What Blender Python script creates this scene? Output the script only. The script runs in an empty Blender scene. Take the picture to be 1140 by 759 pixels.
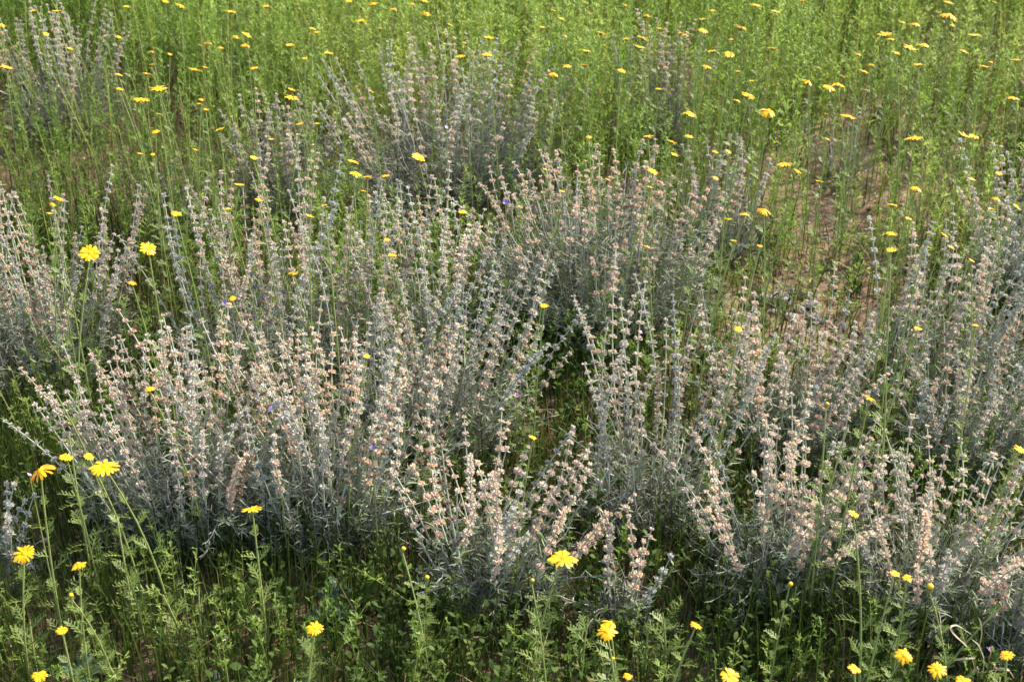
import bpy, math, random
import numpy as np
from mathutils import Vector, Matrix

SC = bpy.context.scene
COL = SC.collection
RNG = np.random.default_rng(7)
random.seed(7)
R = math.radians

# ------------------------------------------------------------------ camera
CAM_H, PITCH, FPX = 1.65, R(30.0), 1583.0
cam_d = bpy.data.cameras.new('camera')
cam = bpy.data.objects.new('camera', cam_d)
COL.objects.link(cam)
cam.location = (0, 0, CAM_H)
cam.rotation_euler = (math.pi / 2 - PITCH, 0, 0)
cam_d.sensor_width = 36.0
cam_d.lens = FPX / 1140 * 36
cam_d.clip_start, cam_d.clip_end = 0.05, 500
cam_d.dof.use_dof = True
cam_d.dof.focus_distance = 2.6
cam_d.dof.aperture_fstop = 9
SC.camera = cam
CP, SP = math.cos(PITCH), math.sin(PITCH)


def gz(x, y):
    """height of the gently uneven ground"""
    return (0.018 * np.sin(2.1 * x + 0.6) * np.cos(1.7 * y + 1.1) + 0.010 * np.sin(5.3 * x + 2.0 * y)
            + 0.006 * np.cos(7.1 * y - 3.0 * x))


def at(px, py, z=0.0):
    """where the sight line through a spot of the photograph meets the height z above the ground datum"""
    a, b = (px - 570) / FPX, (379.5 - py) / FPX
    d = (a, CP + b * SP, -SP + b * CP)
    t = (z - CAM_H) / d[2]
    return np.array([d[0] * t, d[1] * t, z])


def proj(x, y, z):
    dy, dz = y, z - CAM_H
    depth = dy * CP - dz * SP
    up = dy * SP + dz * CP
    return 570 + FPX * x / depth, 379.5 - FPX * up / depth


def ppm(px, py, z=0.0):
    p = at(px, py, z)
    return FPX / (p[1] * CP - (p[2] - CAM_H) * SP)


# ------------------------------------------------------------------ mesh builder
class MB:
    def __init__(s):
        s.v, s.q, s.t, s.ti, s.mq, s.mt, s.n = [], [], [], [], [], [], 0

    def add(s, V, Q=None, T=None, tint=None, mat=0):
        V = np.asarray(V, float).reshape(-1, 3)
        if Q is not None and len(Q):
            Q = np.asarray(Q, np.int64).reshape(-1, 4) + s.n
            s.q.append(Q); s.mq.append(np.full(len(Q), mat))
        if T is not None and len(T):
            T = np.asarray(T, np.int64).reshape(-1, 3) + s.n
            s.t.append(T); s.mt.append(np.full(len(T), mat))
        s.v.append(V)
        s.ti.append(np.full(len(V), 0.5) if tint is None else np.broadcast_to(tint, (len(V),)).astype(float))
        s.n += len(V)

    def ribbons(s, P, side, w, tint=0.5, mat=0):
        """N flat strips along P (N,K,3), half-widths w (N,K) along side (N,3)"""
        P = np.asarray(P, float); N, K = P.shape[:2]
        w = np.broadcast_to(np.asarray(w, float), (N, K))
        sd = np.asarray(side, float)[:, None, :] * w[..., None]
        V = np.stack([P - sd, P + sd], 2).reshape(-1, 3)
        b = (np.arange(N) * K * 2)[:, None] + (np.arange(K - 1) * 2)[None]
        Q = np.stack([b, b + 1, b + 3, b + 2], -1).reshape(-1, 4)
        tn = np.repeat(np.broadcast_to(np.asarray(tint, float), (N,)), K * 2)
        s.add(V, Q, tint=tn, mat=mat)

    def tubes(s, P, r, sides=4, tint=0.5, mat=0, cap=False):
        P = np.asarray(P, float); N, K = P.shape[:2]
        r = np.broadcast_to(np.asarray(r, float), (N, K))
        t = np.gradient(P, axis=1)
        t /= np.linalg.norm(t, axis=2, keepdims=True) + 1e-12
        ref = np.zeros_like(t); ref[..., 1] = 1
        bad = np.abs(t[..., 1]) > 0.9
        ref[bad] = (1, 0, 0)
        n1 = np.cross(t, ref); n1 /= np.linalg.norm(n1, axis=2, keepdims=True) + 1e-12
        n2 = np.cross(t, n1)
        a = np.arange(sides) * 2 * math.pi / sides
        V = P[:, :, None] + r[..., None, None] * (np.cos(a)[None, None, :, None] * n1[:, :, None] + np.sin(a)[None, None, :, None] * n2[:, :, None])
        base = (np.arange(N) * K * sides)[:, None, None] + (np.arange(K - 1) * sides)[None, :, None]
        j = np.arange(sides)[None, None]; j2 = (j + 1) % sides
        Q = np.stack([base + j, base + j2, base + sides + j2, base + sides + j], -1).reshape(-1, 4)
        tn = np.repeat(np.broadcast_to(np.asarray(tint, float), (N,)), K * sides)
        s.add(V.reshape(-1, 3), Q, tint=tn, mat=mat)

    def mesh(s, name, mats, smooth=True):
        me = bpy.data.meshes.new(name)
        V = np.concatenate(s.v)
        q = np.concatenate(s.q) if s.q else np.zeros((0, 4), np.int64)
        t = np.concatenate(s.t) if s.t else np.zeros((0, 3), np.int64)
        me.vertices.add(len(V)); me.vertices.foreach_set('co', V.ravel().astype(np.float32))
        nl = q.size + t.size
        me.loops.add(nl)
        me.loops.foreach_set('vertex_index', np.concatenate([q.ravel(), t.ravel()]).astype(np.int32))
        nq, nt = len(q), len(t)
        me.polygons.add(nq + nt)
        st = np.concatenate([np.arange(nq) * 4, nq * 4 + np.arange(nt) * 3]).astype(np.int32)
        me.polygons.foreach_set('loop_start', st)
        mi = np.concatenate((s.mq or [np.zeros(0)]) + (s.mt or [])).astype(np.int32)
        for m in mats:
            me.materials.append(m)
        me.polygons.foreach_set('material_index', mi)
        me.polygons.foreach_set('use_smooth', np.full(nq + nt, smooth))
        at_ = me.attributes.new('tint', 'FLOAT', 'POINT')
        at_.data.foreach_set('value', np.concatenate(s.ti).astype(np.float32))
        me.update(calc_edges=True)
        return me

    def build(s, name, mats, parent=None, smooth=True):
        return link(name, s.mesh(name, mats if isinstance(mats, (list, tuple)) else [mats], smooth), parent)


def link(name, me, parent=None, loc=None):
    o = bpy.data.objects.new(name, me)
    COL.objects.link(o)
    if parent is not None:
        o.parent = parent
    if loc is not None:
        o.location = loc
    return o


def tag(o, label=None, cat=None, group=None, kind=None):
    if label: o['label'] = label
    if cat: o['category'] = cat
    if group: o['group'] = group
    if kind: o['kind'] = kind
    return o


def empty(name, loc, rz=0.0):
    o = bpy.data.objects.new(name, None)
    COL.objects.link(o)
    o.location = loc
    o.rotation_euler = (0, 0, rz)
    o.empty_display_size = 0.05
    return o


def unit(v):
    v = np.asarray(v, float)
    return v / (np.linalg.norm(v, axis=-1, keepdims=True) + 1e-12)


def U(a, b, n=None):
    return RNG.uniform(a, b, n)


# ------------------------------------------------------------------ materials
def nodes_of(m):
    m.use_nodes = True
    nt = m.node_tree
    nt.nodes.clear()
    return nt, nt.nodes, nt.links


def ramp_node(ns, cols):
    rp = ns.new('ShaderNodeValToRGB')
    el = rp.color_ramp.elements
    while len(el) > 1:
        el.remove(el[-1])
    el[0].position = cols[0][0]; el[0].color = (*cols[0][1], 1)
    for p, c in cols[1:]:
        e = el.new(p); e.color = (*c, 1)
    return rp


def plant_mat(name, cols, transl=0.3, rough=0.55, spec=0.25, isl=0.35, noise=0.25, nscale=1.6, objcol=False, transcol=1.3):
    """leaf or stem surface: colour from the plant's own tint, from each leaf and from a slow drift over the field"""
    m = bpy.data.materials.new(name)
    nt, ns, ln = nodes_of(m)
    out = ns.new('ShaderNodeOutputMaterial')
    a = ns.new('ShaderNodeAttribute'); a.attribute_name = 'tint'
    g = ns.new('ShaderNodeNewGeometry')
    nz = ns.new('ShaderNodeTexNoise'); nz.inputs['Scale'].default_value = nscale; nz.inputs['Detail'].default_value = 3
    ln.new(g.outputs['Position'], nz.inputs['Vector'])
    def math_(op, x, y):
        k = ns.new('ShaderNodeMath'); k.operation = op
        for i, s in enumerate((x, y)):
            if isinstance(s, (int, float)): k.inputs[i].default_value = s
            else: ln.new(s, k.inputs[i])
        return k.outputs[0]
    f = math_('ADD', a.outputs['Fac'], math_('MULTIPLY', math_('SUBTRACT', g.outputs['Random Per Island'], 0.5), isl))
    f = math_('ADD', f, math_('MULTIPLY', math_('SUBTRACT', nz.outputs['Fac'], 0.5), noise * 2))
    rp = ramp_node(ns, cols)
    ln.new(f, rp.inputs['Fac'])
    c = rp.outputs['Color']
    if objcol:
        oi = ns.new('ShaderNodeObjectInfo')
        mx = ns.new('ShaderNodeMixRGB'); mx.blend_type = 'MULTIPLY'; mx.inputs['Fac'].default_value = 1
        ln.new(c, mx.inputs['Color1']); ln.new(oi.outputs['Color'], mx.inputs['Color2'])
        c = mx.outputs['Color']
    p = ns.new('ShaderNodeBsdfPrincipled')
    p.inputs['Roughness'].default_value = rough
    p.inputs['Specular IOR Level'].default_value = spec
    ln.new(c, p.inputs['Base Color'])
    if transl > 0:
        tr = ns.new('ShaderNodeBsdfTranslucent')
        gm = ns.new('ShaderNodeMixRGB'); gm.blend_type = 'MULTIPLY'; gm.inputs['Fac'].default_value = 1
        ln.new(c, gm.inputs['Color1']); gm.inputs['Color2'].default_value = (transcol, transcol, transcol * 0.75, 1)
        ln.new(gm.outputs['Color'], tr.inputs['Color'])
        mix = ns.new('ShaderNodeMixShader'); mix.inputs['Fac'].default_value = transl
        ln.new(p.outputs[0], mix.inputs[1]); ln.new(tr.outputs[0], mix.inputs[2])
        ln.new(mix.outputs[0], out.inputs['Surface'])
    else:
        ln.new(p.outputs[0], out.inputs['Surface'])
    return m


M = {}
M['field'] = plant_mat('field_green', [(0.0, (0.055, 0.095, 0.010)), (0.35, (0.145, 0.225, 0.038)), (0.6, (0.240, 0.325, 0.074)),
                                       (0.85, (0.360, 0.415, 0.125)), (1.0, (0.460, 0.430, 0.190))], 0.55, 0.5, 0.25, transcol=1.5)
M['grass'] = plant_mat('grass_green', [(0.0, (0.016, 0.030, 0.005)), (0.4, (0.040, 0.066, 0.010)), (0.65, (0.080, 0.105, 0.018)),
                                       (0.85, (0.150, 0.125, 0.045)), (1.0, (0.190, 0.085, 0.035))], 0.35, 0.5, 0.25, nscale=2.5)
M['weed'] = plant_mat('weed_leaf', [(0.0, (0.022, 0.046, 0.008)), (0.5, (0.055, 0.095, 0.014)), (0.85, (0.11, 0.15, 0.03)), (1.0, (0.20, 0.15, 0.05))], 0.4, 0.6, 0.15)
M['dry'] = plant_mat('dry_litter', [(0.0, (0.09, 0.05, 0.025)), (0.5, (0.22, 0.145, 0.075)), (1.0, (0.42, 0.34, 0.22))], 0.15, 0.8, 0.1)
M['straw'] = plant_mat('pale_straw', [(0.0, (0.26, 0.20, 0.12)), (1.0, (0.46, 0.385, 0.27))], 0.2, 0.6, 0.2)
M['silver'] = plant_mat('silver_leaf', [(0.0, (0.155, 0.182, 0.105)), (0.5, (0.28, 0.312, 0.195)), (1.0, (0.425, 0.45, 0.31))], 0.2, 0.75, 0.1)
M['twig'] = plant_mat('grey_twig', [(0.0, (0.13, 0.11, 0.092)), (0.5, (0.28, 0.25, 0.215)), (1.0, (0.46, 0.44, 0.38))], 0.0, 0.85, 0.1)
M['stalk'] = plant_mat('woolly_stalk', [(0.0, (0.24, 0.25, 0.17)), (0.5, (0.36, 0.37, 0.26)), (1.0, (0.48, 0.49, 0.36))], 0.0, 0.85, 0.1)
M['calyx'] = plant_mat('dry_calyx', [(0.0, (0.62, 0.62, 0.60)), (0.5, (0.86, 0.86, 0.86)), (1.0, (1.0, 1.0, 1.0))], 0.28, 0.7, 0.15, isl=0.35, noise=0.1, nscale=14, objcol=True, transcol=1.0)
M['petal'] = plant_mat('yellow_petal', [(0.0, (0.62, 0.31, 0.002)), (0.5, (0.70, 0.385, 0.003)), (1.0, (0.74, 0.445, 0.004))], 0.25, 0.45, 0.25, isl=0.3, noise=0.1, transcol=1.0)
M['amber'] = plant_mat('amber_petal', [(0.0, (0.72, 0.30, 0.01)), (1.0, (0.82, 0.46, 0.012))], 0.22, 0.5, 0.2, transcol=1.0)
M['disc'] = plant_mat('golden_disc', [(0.0, (0.50, 0.22, 0.003)), (1.0, (0.74, 0.40, 0.005))], 0.0, 0.7, 0.1, isl=0.6)
M['budc'] = plant_mat('bud_scale', [(0.0, (0.36, 0.26, 0.05)), (0.5, (0.60, 0.36, 0.03)), (1.0, (0.75, 0.42, 0.01))], 0.0, 0.7, 0.1, isl=0.8)
M['cup'] = plant_mat('green_cup', [(0.0, (0.12, 0.16, 0.04)), (1.0, (0.22, 0.22, 0.08))], 0.0, 0.6, 0.2)
M['herb'] = plant_mat('daisy_leaf', [(0.0, (0.05, 0.085, 0.012)), (0.5, (0.11, 0.155, 0.026)), (1.0, (0.20, 0.245, 0.055))], 0.3, 0.5, 0.3)
M['herbstem'] = plant_mat('daisy_stem', [(0.0, (0.15, 0.19, 0.045)), (1.0, (0.28, 0.31, 0.095))], 0.0, 0.5, 0.3)
M['blueleaf'] = plant_mat('bluish_leaf', [(0.0, (0.050, 0.100, 0.055)), (1.0, (0.11, 0.18, 0.10))], 0.25, 0.4, 0.4)
M['pink'] = plant_mat('pink_petal', [(0.0, (0.62, 0.25, 0.45)), (1.0, (0.80, 0.50, 0.66))], 0.25, 0.5, 0.2)
M['violet'] = plant_mat('violet_petal', [(0.0, (0.16, 0.11, 0.38)), (1.0, (0.28, 0.20, 0.55))], 0.25, 0.5, 0.2)
M['white'] = plant_mat('white_bud', [(0.0, (0.60, 0.52, 0.46)), (1.0, (0.80, 0.76, 0.70))], 0.2, 0.6, 0.2)


def ground_mat():
    m = bpy.data.materials.new('brown_soil')
    nt, ns, ln = nodes_of(m)
    out = ns.new('ShaderNodeOutputMaterial'); p = ns.new('ShaderNodeBsdfPrincipled')
    g = ns.new('ShaderNodeNewGeometry')
    n1 = ns.new('ShaderNodeTexNoise'); n1.inputs['Scale'].default_value = 3; n1.inputs['Detail'].default_value = 8
    n2 = ns.new('ShaderNodeTexNoise'); n2.inputs['Scale'].default_value = 70; n2.inputs['Detail'].default_value = 6
    for n in (n1, n2): ln.new(g.outputs['Position'], n.inputs['Vector'])
    r1 = ramp_node(ns, [(0.3, (0.075, 0.046, 0.025)), (0.55, (0.165, 0.105, 0.060)), (0.75, (0.26, 0.18, 0.11))])
    r2 = ramp_node(ns, [(0.3, (0.45, 0.45, 0.45)), (0.7, (1.25, 1.2, 1.15))])
    ln.new(n1.outputs['Fac'], r1.inputs['Fac']); ln.new(n2.outputs['Fac'], r2.inputs['Fac'])
    mx = ns.new('ShaderNodeMixRGB'); mx.blend_type = 'MULTIPLY'; mx.inputs['Fac'].default_value = 1
    ln.new(r1.outputs['Color'], mx.inputs['Color1']); ln.new(r2.outputs['Color'], mx.inputs['Color2'])
    ln.new(mx.outputs['Color'], p.inputs['Base Color']); p.inputs['Roughness'].default_value = 0.95
    b = ns.new('ShaderNodeBump'); b.inputs['Strength'].default_value = 0.9; b.inputs['Distance'].default_value = 0.01
    ln.new(n2.outputs['Fac'], b.inputs['Height']); ln.new(b.outputs['Normal'], p.inputs['Normal'])
    ln.new(p.outputs[0], out.inputs['Surface'])
    return m


def stone_mat():
    m = bpy.data.materials.new('grey_stone')
    nt, ns, ln = nodes_of(m)
    out = ns.new('ShaderNodeOutputMaterial'); p = ns.new('ShaderNodeBsdfPrincipled')
    g = ns.new('ShaderNodeNewGeometry')
    n1 = ns.new('ShaderNodeTexNoise'); n1.inputs['Scale'].default_value = 22; n1.inputs['Detail'].default_value = 7
    ln.new(g.outputs['Position'], n1.inputs['Vector'])
    r1 = ramp_node(ns, [(0.25, (0.17, 0.14, 0.115)), (0.5, (0.28, 0.25, 0.225)), (0.8, (0.39, 0.36, 0.33))])
    ln.new(n1.outputs['Fac'], r1.inputs['Fac']); ln.new(r1.outputs['Color'], p.inputs['Base Color'])
    p.inputs['Roughness'].default_value = 0.9
    b = ns.new('ShaderNodeBump'); b.inputs['Strength'].default_value = 0.5; b.inputs['Distance'].default_value = 0.004
    ln.new(n1.outputs['Fac'], b.inputs['Height']); ln.new(b.outputs['Normal'], p.inputs['Normal'])
    ln.new(p.outputs[0], out.inputs['Surface'])
    return m


M['soil'], M['stone'] = ground_mat(), stone_mat()

# ------------------------------------------------------------------ ground
def grid(xs, ys):
    X, Y = np.meshgrid(xs, ys, indexing='ij')
    f = np.clip(1.2 - np.hypot(X, Y - 3) / 40, 0, 1)
    Z = gz(X, Y) * f
    nx, ny = len(xs), len(ys)
    i, j = np.meshgrid(np.arange(nx - 1), np.arange(ny - 1), indexing='ij')
    a = (i * ny + j).ravel()
    return np.stack([X, Y, Z], -1).reshape(-1, 3), np.stack([a, a + ny, a + ny + 1, a + 1], 1)


xs = np.concatenate([[-200, -80, -40, -20, -10, -7], np.linspace(-5, 5, 121), [7, 10, 20, 40, 80, 200]])
ys = np.concatenate([[-60, -20, -8, -3], np.linspace(-1, 9, 121), [11, 15, 22, 40, 80, 160, 300]])
mb = MB(); V, Q = grid(xs, ys); mb.add(V, Q)
tag(mb.build('ground', M['soil']), kind='structure')

# ------------------------------------------------------------------ shrubs: measurements
# label, base px, half width px, height m, spikes, (lean x, lean y), pinkness 0..1, (spike length range), outward splay
SHRUBS = [
    # far row
    ('wispy grey shrub at the far edge of the field, standing alone amid deep green grass', 80, 154, 70, 0.42, 42, (0.0, 0), 0.5, (0.13, 0.24), 0.35),
    ('broad pale grey shrub with a rounded crown, farthest of the large shrubs', 500, 216, 146, 0.42, 98, (0.02, 0), 0.5, (0.10, 0.20), 0.55),
    ('small sparse shrub behind the broad pale grey shrub, in bright green grass', 726, 172, 50, 0.42, 32, (0.0, 0), 0.5, (0.12, 0.22), 0.3),
    ('small grey shrub tucked against the near left flank of the broad pale grey shrub', 316, 238, 58, 0.36, 44, (0.0, 0), 0.5, (0.09, 0.16), 0.35),
    ('thin dull twiggy shrub with few spikes, in olive grass below the wispy shrub', 200, 262, 40, 0.22, 10, (0.05, 0), 0.2, (0.06, 0.12), 0.6),
    # middle
    ('pinkish shrub cut by the left edge, behind two tall yellow daisies', 40, 412, 118, 0.43, 72, (-0.02, 0), 0.62, (0.12, 0.26), 0.46),
    ('dense domed shrub with pale straw top and bare shaded foot, at the centre', 664, 366, 140, 0.41, 100, (0.0, 0), 0.85, (0.07, 0.14), 0.5),
    ('upright shrub of tall dusty pink spikes behind the two big front shrubs', 330, 420, 134, 0.41, 62, (0.0, 0), 0.55, (0.18, 0.30), 0.22),
    ('narrow upright shrub filling in between the tall dusty pink one and the domed one', 478, 400, 60, 0.37, 24, (0.02, 0), 0.5, (0.16, 0.28), 0.22),
    ('sparse shrub of mixed spikes rising through yellow-green stems, behind the domed shrub on its right', 800, 300, 46, 0.34, 22, (0.0, 0), 0.35, (0.12, 0.20), 0.3),
    ('faint thin shrub with few greyish spikes, just above the bare soil patch', 935, 200, 34, 0.20, 5, (0.0, 0), 0.3, (0.08, 0.14), 0.4),
    # front left mass
    ('large full shrub with dusty pink spikes, at the left front, with black shade under it', 218, 592, 118, 0.42, 68, (0.0, 0), 0.58, (0.13, 0.23), 0.36),
    ('large grey and pink shrub at the front centre-left, bare curved twigs at its foot', 368, 598, 108, 0.42, 66, (0.02, 0), 0.54, (0.14, 0.24), 0.40),
    ('silver shrub whose spikes lean right over a dark hollow, below the domed shrub', 488, 506, 100, 0.40, 56, (0.14, 0), 0.40, (0.14, 0.26), 0.30),
    # front centre
    ('low front shrub with thick pink spikes slanting right, above leafy green weeds', 548, 668, 88, 0.31, 36, (0.16, 0), 0.70, (0.11, 0.20), 0.48),
    ('open shrub of straight tall separate spikes, beside the dark hollow at the centre', 722, 586, 84, 0.42, 30, (0.03, 0), 0.58, (0.18, 0.30), 0.26),
    ('single sprig shrub with two or three drooping spikes, behind the paired front daisies', 690, 700, 26, 0.22, 6, (0.12, 0), 0.55, (0.10, 0.16), 0.4),
    # right
    ('tangled grey shrub spread among pale stones, right of the domed shrub', 872, 504, 100, 0.245, 50, (0.08, 0), 0.48, (0.10, 0.20), 0.42),
    ('wide blue-grey shrub leaning right with long slanted spikes, below the bare soil patch', 1052, 440, 102, 0.35, 54, (0.20, 0), 0.45, (0.14, 0.26), 0.34),
    ('tall slender shrub at the far right edge, spikes slanting up past the soil', 1122, 345, 48, 0.42, 26, (0.06, 0), 0.30, (0.18, 0.28), 0.25),
    ('greenish grey shrub thick with narrow leaves, at the right behind the front pink shrub', 1070, 520, 95, 0.28, 50, (0.10, 0), 0.40, (0.09, 0.17), 0.42),
    ('front pink shrub with woody forked base laid bare, right of the open tall one', 866, 664, 98, 0.34, 42, (0.06, 0), 0.66, (0.10, 0.19), 0.65),
    ('spreading pink shrub reaching to the right edge, above the pale straw clump', 1034, 688, 116, 0.30, 46, (0.14, 0), 0.62, (0.09, 0.18), 0.75),
    ('small shaded bluish shrub at the lower left edge, beside a daisy', 2, 664, 30, 0.24, 16, (0.0, 0), 0.12, (0.08, 0.14), 0.4),
    ('small pink shrub at the lower right corner, under a drooping amber daisy', 1118, 742, 34, 0.20, 14, (0.15, 0), 0.6, (0.08, 0.14), 0.4),
]
SHR = []
for s in SHRUBS:
    b = at(s[1], s[2]); k = ppm(s[1], s[2])
    SHR.append((b[0], b[1], s[3] / k, s[4]))
SHR = np.array(SHR)


def shrub_cover(x, y, grow=1.0):
    """0 away from shrubs, 1 at a shrub's foot"""
    c = np.zeros_like(x)
    for bx, by, r, h in SHR:
        d = np.hypot((x - bx), (y - by) / 0.8) / (r * grow)
        c = np.maximum(c, np.clip(1.25 - d, 0, 1))
    return np.clip(c * 1.3, 0, 1)


SOIL = [(at(925, 275), 0.25, 0.34), (at(940, 225), 0.16, 0.14), (at(1060, 215), 0.34, 0.30), (at(885, 345), 0.24, 0.20), (at(990, 275), 0.28, 0.2)]


STONY = at(915, 365)


def soil(x, y):
    c = np.zeros_like(x)
    for k, (p, rx, ry) in enumerate(SOIL):
        d = np.hypot((x - p[0]) / rx, (y - p[1]) / ry)
        c = np.maximum(c, np.clip(1.15 - d, 0, 1) * (0.9, 1, 0.4, 0.85, 0.35)[k])
    return np.clip(c, 0, 1)


def vnoise(x, y, s, seed):
    """smooth value noise 0..1"""
    r = np.random.default_rng(seed).random((64, 64))
    u, v = x * s + 31.7, y * s + 17.3
    i, j = np.floor(u).astype(int), np.floor(v).astype(int)
    fu, fv = u - i, v - j
    fu, fv = fu * fu * (3 - 2 * fu), fv * fv * (3 - 2 * fv)
    g = lambda a, b: r[a % 64, b % 64]
    return (g(i, j) * (1 - fu) + g(i + 1, j) * fu) * (1 - fv) + (g(i, j + 1) * (1 - fu) + g(i + 1, j + 1) * fu) * fv


def scatter(n, y0, y1, margin, dens):
    """n tries over the ground seen between depths y0 and y1 (and margin m beside it), kept with probability dens(x, y)"""
    y = np.sqrt(U(y0 ** 2, y1 ** 2, n))
    hw = 0.40 * y + margin
    x = U(-1, 1, n) * hw
    k = RNG.random(n) < dens(x, y)
    return x[k], y[k]


# ------------------------------------------------------------------ field of tall green stems (uncountable)
def herb_mass(mb, x, y, h, tint, nleaf, leaf_len, leaf_w, bare=0.12, stem_r=0.0013, mat=0, lean=0.10, lobes=True):
    n = len(x)
    if n == 0: return
    z = gz(x, y)
    K = 5
    s = np.linspace(0, 1, K)
    la, lm = U(0, 2 * math.pi, n), np.abs(RNG.normal(0, lean, n))
    dx, dy = np.cos(la) * lm, np.sin(la) * lm
    P = np.empty((n, K, 3))
    P[..., 0] = x[:, None] + dx[:, None] * h[:, None] * s ** 1.6
    P[..., 1] = y[:, None] + dy[:, None] * h[:, None] * s ** 1.6
    P[..., 2] = z[:, None] + h[:, None] * s * (1 - 0.3 * lm[:, None])
    mb.tubes(P, stem_r * (1.15 - 0.6 * s)[None], 3, np.clip(tint + 0.16, 0, 1), mat)
    L = nleaf
    idx = np.repeat(np.arange(n), L)
    f = bare + (1 - bare) * RNG.random(n * L) ** 0.62
    c = lambda k: np.interp(0, [0], [0])
    o = np.stack([x[idx] + dx[idx] * h[idx] * f ** 1.6, y[idx] + dy[idx] * h[idx] * f ** 1.6, z[idx] + h[idx] * f * (1 - 0.3 * lm[idx])], 1)
    a = U(0, 2 * math.pi, n * L)
    ll = leaf_len * U(0.5, 1.25, n * L) * (1.15 - 0.6 * f)
    up = U(0.35, 1.3, n * L)
    d = np.stack([np.cos(a), np.sin(a), up], 1); d = unit(d)
    p1 = o + d * ll[:, None] * 0.55
    p2 = o + d * ll[:, None]; p2[:, 2] -= ll * U(0.0, 0.3, n * L)
    side = unit(np.cross(d, np.array([0, 0, 1.0])) + RNG.normal(0, 0.35, (n * L, 3)))
    tn = np.clip(tint[idx] + RNG.normal(0, 0.05, n * L), 0, 1)
    mb.ribbons(np.stack([o, p1, p2], 1), side, np.array([0.6, 1.0, 0.25])[None] * leaf_w, tn, mat)
    if lobes:
        for sg in (-1, 1):
            q0 = o + d * ll[:, None] * U(0.35, 0.6, n * L)[:, None]
            q1 = q0 + (d * 0.55 + sg * side * 0.75) * ll[:, None] * 0.42
            mb.ribbons(np.stack([q0, q1], 1), unit(np.cross(q1 - q0, d)) * 0 + unit(np.cross(q1 - q0, np.array([0.2, 0.3, 1.0]))), np.array([0.8, 0.3])[None] * leaf_w, tn, mat)


def grass_mass(mb, x, y, h, tint, w, mat=0, bend=0.35):
    n = len(x); z = gz(x, y)
    a = U(0, 2 * math.pi, n); b = np.abs(RNG.normal(0, bend, n))
    s = np.array([0, 0.4, 0.75, 1.0])
    P = np.empty((n, 4, 3))
    P[..., 0] = x[:, None] + (np.cos(a) * b * h)[:, None] * s ** 2
    P[..., 1] = y[:, None] + (np.sin(a) * b * h)[:, None] * s ** 2
    P[..., 2] = z[:, None] + h[:, None] * s * (1 - 0.35 * np.clip(b, 0, 1)[:, None] * s)
    sa = U(0, 2 * math.pi, n)
    side = np.stack([np.cos(sa), np.sin(sa), 0 * sa], 1)
    mb.ribbons(P, side, w[:, None] * np.array([0.8, 1.0, 0.7, 0.12])[None], tint, mat)



def dens_field(x, y):
    near = np.clip((y - 2.35) / 0.9, 0, 1)
    px, py = proj(x, y, 0 * x)
    cov, bare = shrub_cover(x, y, 0.9), soil(x, y)
    for k in (0.14, 0.28, 0.42):
        cov = np.maximum(cov, shrub_cover(x, y + k, 0.9) * (1.0 - 0.35 * k) * (y > 2.9))
        bare = np.maximum(bare, soil(x, y + k) * (1.05 - 0.6 * k))
    bare = np.maximum(bare, 0.95 * np.clip(1.5 - np.hypot((x - STONY[0]) / 0.40, (y - STONY[1]) / 0.5), 0, 1))
    return near * (1 - 0.88 * cov) * (1 - 0.95 * bare) * (0.32 + 1.0 * vnoise(x, y, 2.6, 3))


def field_h(x, y):
    h = 0.20 + 0.30 * np.clip((y - 2.5) / 1.3, 0, 1)
    h *= 0.72 + 0.5 * vnoise(x, y, 1.7, 11)
    px, py = proj(x, y, 0 * x)
    h *= np.where((px > 900) & (y < 4.4), 0.72, 1.0)
    h *= 1 - 0.5 * np.clip(1.4 - np.hypot((x - STONY[0]) / 0.45, (y - STONY[1]) / 0.6), 0, 1)
    h *= 1 - 0.4 * shrub_cover(x, y + 0.3, 1.0) * (y > 2.9)
    return h * (1 - 0.45 * soil(x, y)) * U(0.65, 1.12, len(x))


mb = MB()
x, y = scatter(16000, 2.3, 6.6, 0.7, dens_field)
px, py = proj(x, y, 0 * x)
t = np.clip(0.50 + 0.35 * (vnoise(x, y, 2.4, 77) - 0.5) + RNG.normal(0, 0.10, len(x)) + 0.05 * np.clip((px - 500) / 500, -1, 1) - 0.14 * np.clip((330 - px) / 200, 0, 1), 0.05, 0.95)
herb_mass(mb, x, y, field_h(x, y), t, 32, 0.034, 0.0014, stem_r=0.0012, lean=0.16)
x, y = scatter(2600, 6.6, 10.5, 0.6, lambda x, y: 0.9 + 0 * x)
herb_mass(mb, x, y, U(0.3, 0.5, len(x)), np.clip(0.5 + RNG.normal(0, 0.12, len(x)), 0, 1), 12, 0.05, 0.003, lobes=False)
# tall bare yellow-green stalks standing out of the mass
x, y = scatter(2000, 2.6, 6.2, 0.6, dens_field)
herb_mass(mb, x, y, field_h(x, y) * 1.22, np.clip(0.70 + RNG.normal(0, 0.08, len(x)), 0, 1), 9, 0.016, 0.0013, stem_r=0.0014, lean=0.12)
x, y = scatter(9000, 2.7, 4.8, 0.3, lambda x, y: np.clip(1.3 - np.hypot((x + 0.95) / 0.55, (y - 3.75) / 0.8), 0, 1) * 0.6)
grass_mass(mb, x, y, U(0.06, 0.30, len(x)), RNG.random(len(x)) * 0.7, U(0.0006, 0.0014, len(x)), 1, 0.6)
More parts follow.
